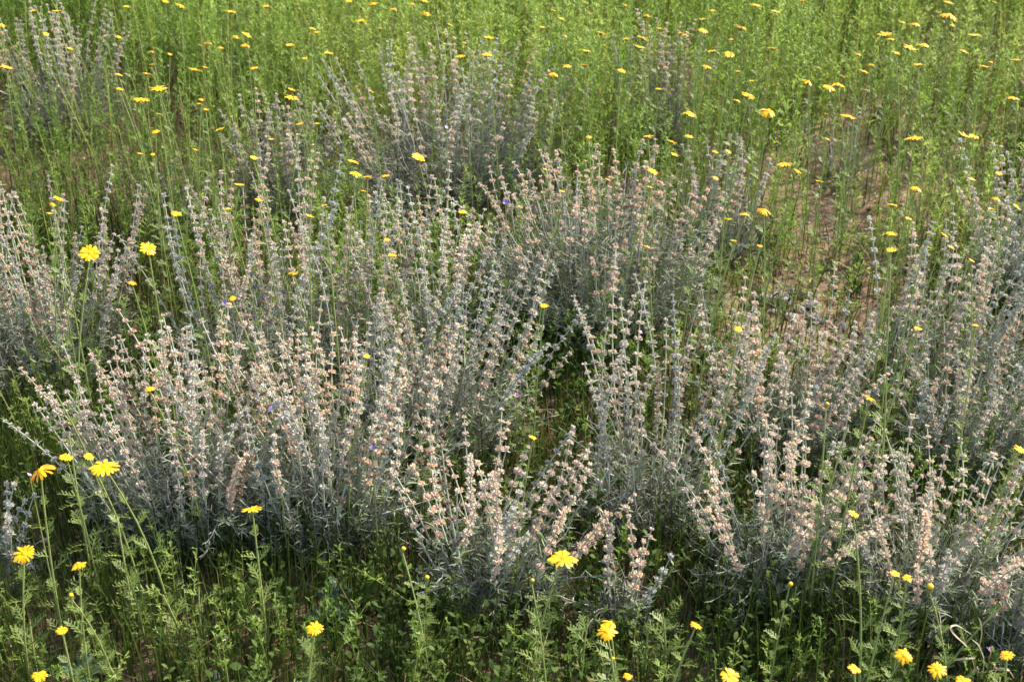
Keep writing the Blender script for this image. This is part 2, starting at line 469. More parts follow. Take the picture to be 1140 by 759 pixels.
# small closed seed heads: little pale and rusty dots on the stems
x, y = scatter(2600, 2.6, 6.2, 0.5, dens_field)
h = field_h(x, y) * U(0.75, 1.1, len(x))
P = np.stack([np.stack([x, y, gz(x, y) + h], 1), np.stack([x, y, gz(x, y) + h + 0.003], 1), np.stack([x, y, gz(x, y) + h + 0.006], 1)], 1)
mb.tubes(P, np.array([[0.0012, 0.0030, 0.0012]]), 5, RNG.random(len(x)), 1)
tag(mb.build('field_herbs', [M['field'], M['dry']]), 'tall yellow-green feathery stems filling the field behind and between the shrubs', 'wild herbs', kind='stuff')

# understory of the field and front grass
mb = MB()
d1 = lambda x, y: (1 - 0.85 * np.clip(1.5 - np.hypot((x - STONY[0]) / 0.38, (y - STONY[1]) / 0.42), 0, 1)) * (1 - 0.6 * shrub_cover(x, y, 0.8)) * (1 - 0.93 * soil(x, y)) * (0.35 + 0.75 * vnoise(x, y, 3.0, 5))
x, y = scatter(64000, 1.15, 3.4, 0.6, d1)
h = (0.06 + 0.11 * RNG.random(len(x))) * (0.7 + 0.7 * vnoise(x, y, 2.6, 8))
t = np.clip(0.36 + 0.5 * (vnoise(x, y, 3.2, 21) - 0.5) + RNG.normal(0, 0.13, len(x)), 0, 1)
grass_mass(mb, x, y, h, t, U(0.0008, 0.0017, len(x)))
x, y = scatter(14000, 3.2, 6.5, 0.6, d1)
grass_mass(mb, x, y, U(0.08, 0.2, len(x)), np.clip(0.5 + RNG.normal(0, 0.2, len(x)), 0, 1), U(0.0012, 0.0028, len(x)))
tag(mb.build('short_grass', M['grass']), 'short dark green and rusty grass blades growing under and between the shrubs', 'grass', kind='stuff')

# leafy low weeds of the front: upright stems with small lance leaves
mb = MB()
def lance_weeds(mb, x, y, h, nleaf, ll, lw, tint):
    n = len(x); z = gz(x, y)
    lx, ly = RNG.normal(0, 0.14, n), RNG.normal(0, 0.14, n)
    s = np.linspace(0, 1, 4)
    P = np.stack([x[:, None] + (lx * h)[:, None] * s, y[:, None] + (ly * h)[:, None] * s, z[:, None] + h[:, None] * s], -1)
    mb.tubes(P, 0.0013 * (1.2 - 0.6 * s)[None], 3, tint, 0)
    idx = np.repeat(np.arange(n), nleaf)
    f = 0.12 + 0.88 * np.tile(np.linspace(0, 1, nleaf), n)
    o = np.stack([x[idx] + lx[idx] * h[idx] * f, y[idx] + ly[idx] * h[idx] * f, z[idx] + h[idx] * f], 1)
    a = np.tile(np.arange(nleaf) * 2.4, n) + U(0, 6.28, n)[idx]
    d = unit(np.stack([np.cos(a), np.sin(a), U(0.5, 1.8, n * nleaf)], 1))
    l = ll * U(0.6, 1.2, n * nleaf) * (1.1 - 0.45 * f)
    side = unit(np.stack([-np.sin(a), np.cos(a), U(-.3, .3, n * nleaf)], 1))
    s4 = np.array([0, 0.35, 0.7, 1.0])
    P = o[:, None] + d[:, None] * (l[:, None] * s4)[..., None]
    P[..., 2] -= (l[:, None] * 0.30 * s4 ** 2)
    mb.ribbons(P, side, lw * np.array([0.35, 1.0, 0.8, 0.08])[None] * U(0.7, 1.2, n * nleaf)[:, None], np.clip(tint[idx] + RNG.normal(0, .06, n * nleaf), 0, 1), 0)


def dens_weed(x, y):
    px, py = proj(x, y, 0 * x)
    m = np.exp(-((px - 470) / 150) ** 2) * (py > 600) + 0.45 * np.exp(-((px - 880) / 160) ** 2) * (py > 600) + 0.5 * np.exp(-((px - 640) / 60) ** 2) * (py > 400) + 0.22
    return np.clip(m, 0, 1) * (1 - 0.7 * shrub_cover(x, y, 0.7)) * (1 - 0.9 * soil(x, y))


x, y = scatter(4400, 1.2, 3.2, 0.4, dens_weed)
lance_weeds(mb, x, y, U(0.06, 0.17, len(x)), 12, 0.026, 0.0036, np.clip(0.45 + RNG.normal(0, 0.15, len(x)), 0, 0.9))
x, y = scatter(900, 1.2, 3.2, 0.4, dens_weed)
lance_weeds(mb, x, y, U(0.03, 0.09, len(x)), 6, 0.030, 0.0080, np.clip(0.35 + RNG.normal(0, 0.15, len(x)), 0, 0.9))
tag(mb.build('leafy_weeds', M['weed']), 'low bright green leafy weeds crowding the near edge of the ground', 'weeds', kind='stuff')

# feathery low growth between the front plants
mb = MB()
x, y = scatter(1300, 1.2, 2.7, 0.5, lambda x, y: (0.25 + 0.75 * vnoise(x, y, 3, 40)) * (1 - 0.75 * shrub_cover(x, y, 0.8)))
herb_mass(mb, x, y, U(0.07, 0.20, len(x)), np.clip(0.42 + RNG.normal(0, 0.13, len(x)), 0, 1), 18, 0.026, 0.0016, bare=0.05, lean=0.2)
tag(mb.build('feathery_undergrowth', M['field']), 'fine feathery green undergrowth among the grass near the viewer', 'undergrowth', kind='stuff')

x, y = scatter(13000, 2.4, 4.8, 0.2, lambda x, y: np.clip(np.maximum(soil(x, y), np.clip(1.2 - np.hypot((x - STONY[0]) / 0.4, (y - STONY[1]) / 0.4), 0, 1)), 0, 1) * np.clip(vnoise(x, y, 8, 61) * 2.2 - 0.75, 0.05, 1))
mb = MB()
herb_mass(mb, x, y, U(0.02, 0.12, len(x)), np.clip(0.68 + RNG.normal(0, 0.16, len(x)), 0, 1), 11, 0.020, 0.0014, bare=0.02, lean=0.4, stem_r=0.0008)
tag(mb.build('seedlings', M['field']), 'tiny green seedlings scattered over the bare brown soil patch', 'seedlings', kind='stuff')

# dry litter: dead blades and crumbs on the soil
mb = MB()
x, y = scatter(16000, 1.2, 6.0, 0.5, lambda x, y: 0.35 + 0.65 * np.maximum(soil(x, y), shrub_cover(x, y)))
n = len(x); a = U(0, 6.28, n); l = U(0.008, 0.05, n); z = gz(x, y) + U(0.002, 0.03, n)
P = np.stack([np.stack([x, y, z], 1), np.stack([x + np.cos(a) * l * .5, y + np.sin(a) * l * .5, z + U(0, 0.012, n)], 1), np.stack([x + np.cos(a) * l, y + np.sin(a) * l, z + U(-0.001, 0.01, n)], 1)], 1)
mb.ribbons(P, unit(np.stack([-np.sin(a), np.cos(a), U(-.5, .5, n)], 1)), np.array([[0.5, 1, 0.3]]) * U(0.0006, 0.0022, n)[:, None], RNG.random(n))
x, y = scatter(2600, 1.2, 3.4, 0.4, lambda x, y: 0.3 + 0.7 * vnoise(x, y, 4, 90))
grass_mass(mb, x, y, U(0.04, 0.17, len(x)), RNG.random(len(x)), U(0.0006, 0.0014, len(x)), bend=0.8)
tag(mb.build('dry_litter', M['dry']), 'brown dead stalks and leaf scraps lying on the soil', 'plant litter', kind='stuff')


def lump(seed, sub=2, flat=0.6, rough=0.28):
    import bmesh
    bm = bmesh.new()
    bmesh.ops.create_icosphere(bm, subdivisions=sub, radius=1)
    r = np.random.default_rng(seed)
    cuts = unit(r.normal(0, 1, (9, 3))); dist = r.uniform(0.62, 0.95, 9)
    for v in bm.verts:
        p = np.array(v.co)
        for c, dd in zip(cuts, dist):
            k = p @ c
            if k > dd: p = p - c * (k - dd) * 0.92
        p *= 1 + r.normal(0, 0.02)
        v.co = (p[0], p[1] * 0.8, p[2] * flat)
    V = np.array([v.co[:] for v in bm.verts]); T = np.array([[v.index for v in f.verts] for f in bm.faces])
    bm.free()
    return V, T


mb = MB()
LUMPS = [lump(k, 1) for k in range(6)]
x, y = scatter(26000, 1.2, 5.5, 0.4, lambda x, y: np.clip(np.maximum(soil(x, y), np.clip(1.3 - np.hypot((x - STONY[0]) / 0.4, (y - STONY[1]) / 0.4), 0, 1)) * 0.9 + 0.04, 0, 1))
for k in range(len(x)):
    V, T = LUMPS[k % 6]
    s = 0.0016 + 0.0125 * random.random() ** 4
    c, si = math.cos(k), math.sin(k)
    W = V * s
    W = np.stack([W[:, 0] * c - W[:, 1] * si + x[k], W[:, 0] * si + W[:, 1] * c + y[k], W[:, 2] + gz(x[k], y[k]) + s * 0.3], 1)
    mb.add(W, None, T, mat=int(random.random() < 0.55))
tag(mb.build('gravel', [M['stone'], M['soil']], smooth=False), 'fine gravel scattered on the bare brown soil patch', 'gravel', kind='stuff')

# ------------------------------------------------------------------ flower spikes (shared meshes)
def calyx_whorl(mb, c, axis, r, tint, nc):
    """one tiered ring of little flared cups round the stalk"""
    axis = unit(axis)
    e1 = unit(np.cross(axis, [0.3, 1, 0.2])); e2 = np.cross(axis, e1)
    n5 = 5
    for k in range(nc):
        a = 2 * math.pi * (k + U(-0.25, 0.25)) / nc
        out = e1 * math.cos(a) + e2 * math.sin(a)
        lay = U(-0.22, 0.28)
        d = unit(out + axis * (0.05 + 0.6 * U(0, 1)))
        o = c + axis * lay * r * 0.7 + out * r * 0.10
        L = r * U(0.75, 1.05)
        f1 = unit(np.cross(d, axis + 0.01)); f2 = np.cross(d, f1)
        ang = np.arange(n5) * 2 * math.pi / n5 + U(0, 1)
        ringdir = np.cos(ang)[:, None] * f1 + np.sin(ang)[:, None] * f2
        rings = []
        for fr, rr in ((0.0, 0.10), (0.5, 0.26), (0.86, 0.34)):
            rings.append(o + d * L * fr + ringdir * r * rr)
        V = np.concatenate(rings)
        Q = []
        for i in range(2):
            for j in range(n5):
                j2 = (j + 1) % n5
                Q.append([i * n5 + j, i * n5 + j2, (i + 1) * n5 + j2, (i + 1) * n5 + j])
        # flared teeth round the mouth
        teeth = o + d * L * U(0.98, 1.12) + (np.cos(ang + 0.63)[:, None] * f1 + np.sin(ang + 0.63)[:, None] * f2) * r * 0.50
        T = [[10 + j, 10 + (j + 1) % n5, 15 + j] for j in range(n5)]
        tn = np.concatenate([np.full(5, tint - 0.25), np.full(5, tint - 0.05), np.full(5, tint + 0.08), np.full(5, tint + 0.3)])
        mb.add(np.concatenate([V, teeth]), Q, T, tint=tn)


def make_spike(length, seed):
    global RNG
    keep, RNG = RNG, np.random.default_rng(seed)
    curve = U(-0.15, 0.15, 2)
    def pos(s): return np.array([curve[0] * length * s * s, curve[1] * length * s * s, length * s])
    st, wh = MB(), MB()
    s = np.linspace(0, 1, 7)
    P = np.array([pos(q) for q in s])[None]
    st.tubes(P, (0.0017 - 0.0008 * s)[None], 5, 0.5)
    z = length * U(0.16, 0.24)
    sp = U(0.0235, 0.030)
    k = 0
    while z < length - 0.004:
        fr = z / length
        c = pos(fr); ax = pos(min(fr + 0.02, 1.02)) - pos(fr)
        r = U(0.0060, 0.0078) * (1.0 if fr < 0.75 else 1.0 - 1.7 * (fr - 0.75))
        calyx_whorl(wh, c, ax, r, 0.5 + U(-0.15, 0.15) + (0.2 if fr > 0.85 else 0), int(U(6, 9.5)) if r > 0.0055 else 5)
        # the pair of small leaves below each tier
        for q in range(2):
            a = k * 1.57 + q * math.pi + U(-.3, .3)
            d = np.array([math.cos(a), math.sin(a), 0.15])
            l = U(0.008, 0.014)
            pp = np.stack([c - [0, 0, r * .5], c + d * l * .6 - [0, 0, r * .4], c + d * l - [0, 0, r * .6]])[None]
            st.ribbons(pp, [[-math.sin(a), math.cos(a), 0.2]], [[0.0008, 0.0015, 0.0004]], 0.4, 1)
        z += sp * U(0.86, 1.14) * (2.0 if RNG.random() < 0.05 else 1.0) * (1.0 if fr < 0.7 else 0.8 - 0.5 * (fr - 0.7))
        k += 1
    cs = np.linspace(0.15, 1.0, 7)
    wh.tubes(np.array([pos(q) for q in cs])[None], 0.0005, 3, 0.5)
    tipm = pos(1.0)
    calyx_whorl(wh, tipm, np.array([0, 0, 1.0]), 0.0042, 0.75, 5)
    # narrow leaves below the first tier
    for q in range(6):
        a = U(0, 6.28); zz = length * 0.16 * q / 6
        d = np.array([math.cos(a), math.sin(a), U(0.3, 1.0)]); l = U(0.012, 0.022)
        o = pos(zz / length)
        st.ribbons(np.stack([o, o + d * l * .5, o + d * l])[None], [[-math.sin(a), math.cos(a), 0]], [[0.0006, 0.0013, 0.0003]], 0.45, 1)
    RNG = keep
    return st.mesh('flower_spike', [M['stalk'], M['silver']]), wh.mesh('seed_head', [M['calyx']]), length


SPIKES = [make_spike(L, 100 + i) for i, L in enumerate(
    [0.07, 0.075, 0.09, 0.10, 0.11, 0.12, 0.13, 0.14, 0.15, 0.16, 0.175, 0.19, 0.205, 0.22, 0.24, 0.26, 0.28, 0.30, 0.33])]
SP_L = np.array([s[2] for s in SPIKES])


def bez(p0, p1, p2, K):
    s = np.linspace(0, 1, K)[None, :, None]
    return (1 - s) ** 2 * p0[:, None] + 2 * s * (1 - s) * p1[:, None] + s ** 2 * p2[:, None]


def leaves_on(mb, P, per, f0, ll, lw, tint, mat=0):
    """narrow leaves set along paths P (N,K,3)"""
    N, K = P.shape[:2]
    idx = np.repeat(np.arange(N), per)
    f = f0 + (1 - f0) * RNG.random(N * per)
    g = f * (K - 1); i = np.minimum(g.astype(int), K - 2); fr = (g - i)[:, None]
    o = P[idx, i] * (1 - fr) + P[idx, i + 1] * fr
    t = unit(P[idx, i + 1] - P[idx, i])
    rnd = unit(RNG.normal(0, 1, (N * per, 3)))
    d = unit(t * U(0.2, 0.9, N * per)[:, None] + rnd * 0.9 + np.array([0, 0, 0.25]))
    l = ll * U(0.5, 1.3, N * per)
    side = unit(np.cross(d, rnd[:, [1, 2, 0]]))
    p1 = o + d * (l * .5)[:, None]; p2 = o + d * l[:, None]; p2[:, 2] -= l * U(-0.1, 0.25, N * per)
    mb.ribbons(np.stack([o, p1, p2], 1), side, np.array([[0.5, 1.0, 0.25]]) * lw * U(.7, 1.2, N * per)[:, None], np.clip(tint + RNG.normal(0, .18, N * per), 0, 1), mat)


PINK, GREY = np.array([0.74, 0.515, 0.375]), np.array([0.47, 0.475, 0.435])


def make_shrub(spec):
    label, bx, by, wpx, h, n, lean, pink, (l0, l1), splay = spec
    b = at(bx, by); k = ppm(bx, by)
    rx = wpx / k; ry = rx * 0.8
    b[2] = gz(b[0], b[1]) - 0.005
    root = empty('flowering_shrub', b)
    tag(root, label, 'shrub', 'grey shrubs with whorled flower spikes across the field')
    # crown spots
    i = np.arange(n)
    rho = np.sqrt((i + 0.5) / n) * U(0.86, 1.08, n)
    th = i * 2.39996 + U(-.4, .4, n)
    u, v = rho * np.cos(th), rho * np.sin(th)
    dirv = np.stack([u * splay + lean[0] + RNG.normal(0, .10, n), v * splay * 0.8 + lean[1] + RNG.normal(0, .10, n), np.ones(n)], 1)
    dirv = unit(dirv)
    L = U(l0, l1, n) * (1.18 if by > 380 else 1.0)
    vi = np.array([np.argmin(np.abs(SP_L - q)) for q in L]); sc = U(0.94, 1.06, n); L = SP_L[vi] * sc
    top = h * (1 - (0.22 if by < 260 else 0.27) * rho ** 2.2) * U(0.72, 1.10, n)
    z0 = np.maximum(top - L * dirv[:, 2], min(0.11, h * 0.3) + 0.06 * RNG.random(n))
    p2 = np.stack([u * rx * 0.92, v * ry * 0.92, z0], 1)
    p2[:, :2] += np.array(lean) * z0[:, None] * 0.6
    foot = np.stack([u * rx * 0.16, v * ry * 0.16, np.zeros(n)], 1) + RNG.normal(0, 0.006, (n, 3)) * [1, 1, 0]
    # the branch leaves the foot outward and turns up into the spike
    p1 = p2 - dirv * (z0 * 0.75)[:, None]
    p1[:, 2] = np.maximum(p1[:, 2], z0 * 0.22)
    P = bez(foot, p1, p2, 7)
    P[:, 1:-1] += RNG.normal(0, 0.004, P[:, 1:-1].shape)
    s = np.linspace(0, 1, 7)
    br, fo = MB(), MB()
    br.tubes(P, (0.0030 - 0.0016 * s)[None] * U(.7, 1.2, n)[:, None], 4, np.clip(0.45 + RNG.normal(0, .2, n), 0, 1))
    # side twigs without flowers
    nt = int(n * 3.4 + 6)
    j = RNG.integers(0, n, nt); kk = RNG.integers(1, 6, nt)
    q0 = P[j, kk]
    out = unit(np.stack([u[j] + RNG.normal(0, .7, nt), v[j] + RNG.normal(0, .7, nt), U(0.15, 1.1, nt)], 1))
    tl = U(0.04, 0.12, nt)
    q2 = q0 + out * tl[:, None]; q2[:, 2] = np.maximum(q2[:, 2], 0.01)
    q1 = (q0 + q2) / 2 + RNG.normal(0, .008, (nt, 3)) - [0, 0, 0.008]
    T = bez(q0, q1, q2, 4)
    br.tubes(T, np.array([[0.0014, 0.0012, 0.0009, 0.0006]]), 3, np.clip(0.55 + RNG.normal(0, .2, nt), 0, 1))
    # bare dead sticks low down
    nd = 34 if by > 450 else 16
    a = U(0, 6.28, nd); dl = U(0.5, 1.0, nd) * rx
    e2 = np.stack([np.cos(a) * dl, np.sin(a) * dl * .8, U(0.02, 0.15, nd)], 1)
    e1 = e2 * [0.55, 0.55, 0.1]
    br.tubes(bez(np.zeros((nd, 3)), e1, e2, 6), np.linspace(0.0026, 0.0009, 6)[None], 4, np.clip(U(0.15, .95, nd), 0, 1))
    # leafy shoots that fill the rounded body below the spikes
    dense = 'domed' in label and 'dense' in label
    nl = int(n * (4.5 if dense else 2.5) + 4)
    lr = np.sqrt(RNG.random(nl)) * 1.05; la = U(0, 6.28, nl)
    lu, lv = lr * np.cos(la), lr * np.sin(la)
    lh = h * U(0.30, 0.82 if dense else 0.66, nl) * (1 - 0.45 * lr ** 2)
    e2 = np.stack([lu * rx + lean[0] * lh, lv * ry + lean[1] * lh, lh], 1)
    e0 = np.stack([lu * rx * 0.3, lv * ry * 0.3, np.zeros(nl)], 1)
    e1 = np.stack([lu * rx * 0.95, lv * ry * 0.95, lh * 0.30], 1) + RNG.normal(0, .012, (nl, 3))
    S = bez(e0, e1, e2, 7)
    S[:, 1:] += RNG.normal(0, .004, S[:, 1:].shape); S[..., 2] = np.maximum(S[..., 2], 0.004)
    br.tubes(S, np.linspace(0.0017, 0.0006, 7)[None], 3, np.clip(0.5 + RNG.normal(0, .2, nl), 0, 1))
    leaves_on(fo, S, 21, 0.48, 0.019, 0.0010, 0.5)
    leaves_on(fo, P, 15, 0.30, 0.018, 0.0011, 0.5)
    leaves_on(fo, T, 14, 0.1, 0.019, 0.0010, 0.45)
    br.build('branches', M['twig'], root)
    fo.build('foliage', M['silver'], root)
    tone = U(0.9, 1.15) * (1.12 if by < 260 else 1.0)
    for q in range(n):
        st, wh, _ = SPIKES[vi[q]]
        o = link('flower_spike', st, root)
        w = link('seed_head', wh, o)
        quat = Vector((0, 0, 1)).rotation_difference(Vector(dirv[q])) @ Matrix.Rotation(U(0, 6.28), 3, 'Z').to_quaternion()
        o.rotation_mode = 'QUATERNION'; o.rotation_quaternion = quat
        o.location = p2[q]
        o.scale = (sc[q] * U(0.92, 1.12),) * 2 + (sc[q],)
        f = np.clip(pink - 0.03 + RNG.normal(0, 0.28), 0, 1)
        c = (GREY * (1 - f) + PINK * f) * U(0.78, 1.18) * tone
        if RNG.random() < 0.07: c = np.array([0.30, 0.215, 0.145])
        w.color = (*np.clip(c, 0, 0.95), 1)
    return root


for s in SHRUBS:
    make_shrub(s)

# ------------------------------------------------------------------ daisies
def petal_ring(n, rad, droop, seed, fill=1.0):
    r = np.random.default_rng(seed)
    mb = MB()
    a = np.arange(n) * 2 * math.pi / n + r.uniform(-.12, .12, n)
    l = rad * r.uniform(0.80, 1.08, n)
    s = np.array([0.24, 0.5, 0.8, 1.0])
    dz = r.normal(0, .05, n)
    for half in (0,):
        P = np.empty((n, 4, 3))
        P[..., 0] = np.cos(a)[:, None] * l[:, None] * s
        P[..., 1] = np.sin(a)[:, None] * l[:, None] * s
        P[..., 2] = rad * (0.10 * np.sin(s * 2.6)[None] - droop * s[None] ** 2 + dz[:, None] * s[None])
    side = np.stack([-np.sin(a), np.cos(a), r.normal(0, .15, n)], 1)
    w = rad * fill * math.pi / n * 0.70
    mb.ribbons(P, unit(side), np.array([[0.50, 0.85, 1.0, 0.50]]) * w * r.uniform(.75, 1.1, n)[:, None], r.random(n))
    return mb


def dome(rad, hgt, seed):
    mb = MB(); K, S = 4, 10
    V = [[0, 0, hgt]]
    for i in range(1, K + 1):
        f = i / K
        for j in range(S):
            b = 1 + 0.06 * ((i + j) % 2)
            V.append([rad * f * math.cos(j * 2 * math.pi / S), rad * f * math.sin(j * 2 * math.pi / S), hgt * (1 - f ** 2) * b])
    T = [[0, 1 + j, 1 + (j + 1) % S] for j in range(S)]; Q = []
    for i in range(K - 1):
        for j in range(S):
            a, b2 = 1 + i * S + j, 1 + i * S + (j + 1) % S
            Q.append([a, a + S, b2 + S, b2])
    mb.add(V, Q, T, tint=0.6)
    return mb


def cup_mesh():
    mb = MB()
    P = np.array([[[0, 0, -0.009], [0, 0, -0.007], [0, 0, -0.003], [0, 0, 0.0005]]])
    mb.tubes(P, np.array([[0.0018, 0.0055, 0.0068, 0.0058]]), 8, 0.5)
    return mb.mesh('flower_head', [M['cup']])


CUP = cup_mesh()
RINGS = {False: [], True: []}
for k in range(8):
    n, d, f = [(14, .10, 1.0), (16, .02, 1.05), (13, .22, 1.0), (15, .35, .95), (12, -.08, 1.05), (17, .15, 1.0), (13, .55, .9), (14, .05, .85)][k]
    for am in (False, True):
        RINGS[am].append(petal_ring(n, 0.020, d, 50 + k, f).mesh('petals', [M['amber' if am else 'petal']]))
DISC = dome(0.0068, 0.0035, 0).mesh('disc', [M['disc']])
BUDM = MB()
BUDM.tubes(np.array([[[0, 0, 0], [0, 0, .003], [0, 0, .007], [0, 0, .0095], [0, 0, .0105]]]), np.array([[.003, .0060, .0062, .0042, .0010]]), 8, 0.4)
BUDM = BUDM.mesh('bud', [M['budc']])


def feather_leaves(seed, n, h, ll, wide, curve):
    """divided leaves up a stem of height h; each is a rachis with paired lobes and forked tips"""
    r = np.random.default_rng(seed)
    mb = MB()
    for k in range(n):
        f = 0.08 + 0.84 * (k + r.uniform(0, .8)) / n
        o = np.array([curve[0] * f * f * h, curve[1] * f * f * h, h * f])
        a = k * 2.4 + r.uniform(-.5, .5)
        l = ll * (1.15 - 0.65 * f) * r.uniform(.75, 1.2)
        d = unit([math.cos(a), math.sin(a), r.uniform(.45, 1.1)])
        sd = unit(np.cross(d, [0, 0, 1.0])); nu = np.cross(sd, d)
        s = np.linspace(0, 1, 6)
        ra = o + d * (l * s)[:, None] - np.array([0, 0, 1]) * (l * .28 * s ** 2)[:, None]
        tn = r.uniform(.25, .8)
        mb.ribbons(ra[None], sd[None], np.array([[1, 1, .9, .8, .6, .2]]) * wide, tn)
        st, dr, ww = [], [], []
        for i in range(1, 6):
            for sg in (-1, 1):
                q = l * (0.40 - 0.045 * i) * r.uniform(.7, 1.25)
                dd = unit(d * .65 + sg * sd * .8 + nu * r.uniform(-.1, .35))
                st.append([ra[i] - d * l * .02, ra[i] + dd * q * .6, ra[i] + dd * q]); dr.append(np.cross(dd, nu)); ww.append(wide)
                e = ra[i] + dd * q * .5
                d2 = unit(dd + d * .9)
                st.append([e, e + d2 * q * .22, e + d2 * q * .45]); dr.append(np.cross(d2, nu)); ww.append(wide * .8)
        mb.ribbons(np.array(st), unit(np.array(dr)), np.array([[.7, 1, .35]]) * np.array(ww)[:, None], tn)
    return mb


def daisy_stem(h, curve, rad=0.0014):
    mb = MB(); s = np.linspace(0, 1, 8)
    P = np.stack([curve[0] * s * s * h, curve[1] * s * s * h, h * s], 1)[None]
    mb.tubes(P, (rad * (1.25 - 0.5 * s))[None], 6, 0.6)
    return mb


# shared stems and foliage for the far flowers (unit height 0.4 m), individual ones for the near flowers
FAR = []
for k in range(6):
    c = U(-.16, .16, 2)
    FAR.append((daisy_stem(0.40, c).mesh('stem', [M['herbstem']]), feather_leaves(200 + k, 20, 0.40, 0.030, 0.0009, c).mesh('foliage', [M['herb']]), c))

# px, py, width px, [amber]   (a = amber, b = closed bud, e = tilted edge-on)
DAISY = """
37 12 10;63 13 10;140 7 8 ;184 1 10;201 7 14;257 13 13;296 7 9;348 32 8;353 36 8;231 48 10;246 53 7;263 41 10;275 39 12;273 50 11;323 51 11;366 59 11;
169 58 8;189 61 6;169 72 7;163 82 9;132 83 10;133 99 9;78 54 9;51 38 8;117 40 6;132 41 7a;217 78 16;228 75 7;283 76 10;177 99 18;157 111 18;
222 116 10;224 111 7;229 122 6;177 127 7;173 147 10;245 144 13;324 109 16;325 100 9;334 138 9;339 65 7;156 171 7;171 172 6;218 167 6;282 176 9;
266 206 11;288 222 9;253 232 8;196 238 12;65 221 12;59 227 8;55 238 7;7 75 14a;3 28 7;345 241 9;362 229 9;353 138 6;302 155 7;
402 23 15;415 4 12;388 1 8;471 1 14;475 15 10;501 28 8a;513 63 12;544 42 12;542 61 12;517 48 6a;604 31 8;616 12 7;625 21 8a;629 40 6;653 57 13;631 74 11;
651 73 10a;616 82 12a;669 37 12;697 43 10a;692 79 10;711 53 14;716 43 15;734 32 9;720 17 8;758 37 9;733 99 8;696 6 6;658 16 5a;722 152 13;748 158 12;751 172 11;
727 191 13;724 209 8;466 176 15;515 236 10;393 180 14;396 193 14;409 197 11;429 196 10;405 213 9;607 189 6;423 32 7a;438 10 8a;458 4 7;413 102 8a;626 213 6;677 200 6;655 152 8a;
841 6 12;863 13 10;893 1 7;783 22 10;782 33 14;763 39 8;825 31 17;792 57 10;812 61 12;787 74 11;822 80 9;860 54 12;793 12 6a;814 44 5;837 90 5a;833 107 17;821 112 10;855 124 19;
945 130 19;900 91 14;923 97 15;933 94 18;937 85 9;962 80 14;969 72 9;985 39 16;992 44 10;998 59 11;1012 53 16;1029 50 11;1005 25 8;1019 27 12;1022 72 12;1056 3 12;1057 17 20;1060 28 6;
1084 40 14;1073 57 13;1096 75 16;1132 67 11;1128 109 14;1073 151 14;1084 152 13;1018 154 20;956 61 8a;912 76 7a;920 127 6;921 155 7;768 126 15;767 152 10;873 183 19;888 191 12;
912 202 12;1020 209 14;1082 200 9;1112 193 9;1110 221 11;1132 231 10;1104 233 8;993 228 13;1011 243 5;851 234 15;829 238 12;811 244 12;796 169 8;811 169 8;797 199 7;1108 3 6;1103 69 6a;
993 260 14;992 279 12;1033 259 8;1052 262 12;1059 276 9;1082 290 6a;846 274 9;817 268 7a;822 366 11;1022 366 6;1086 362 5;968 444 20;1135 501 16;920 451 8b;
431 267 8;437 284 12;606 340 11;408 397 9a;593 486 9;720 274 6;
100 282 25;165 277 21;147 315 11a;327 305 13;259 332 8;167 433 12a;
74 509 17;99 508 12a;117 520 34;45 524 32a;27 616 27;88 629 18;69 701 14;44 752 19;281 567 26a;351 699 20;79 664 9b;
628 622 34;676 703 23;679 693 18a;475 644 9b;448 612 9b;592 647 8b;699 752 10a;682 734 7b;
950 572 14;775 696 15;812 752 23;951 744 17;1006 729 21;1043 745 22;1072 757 19;996 638 12a;1010 643 12;1121 729 16a;1035 655 13b;879 651 9b;
"""
DZ = []
for part in DAISY.replace('\n', '').split(';'):
    p = part.split()
    if len(p) < 3: continue
    w = p[2]
    fl = w[-1] if w[-1] in 'ab' else ''
    DZ.append([float(p[0]), float(p[1]), float(w.rstrip('ab')), fl])


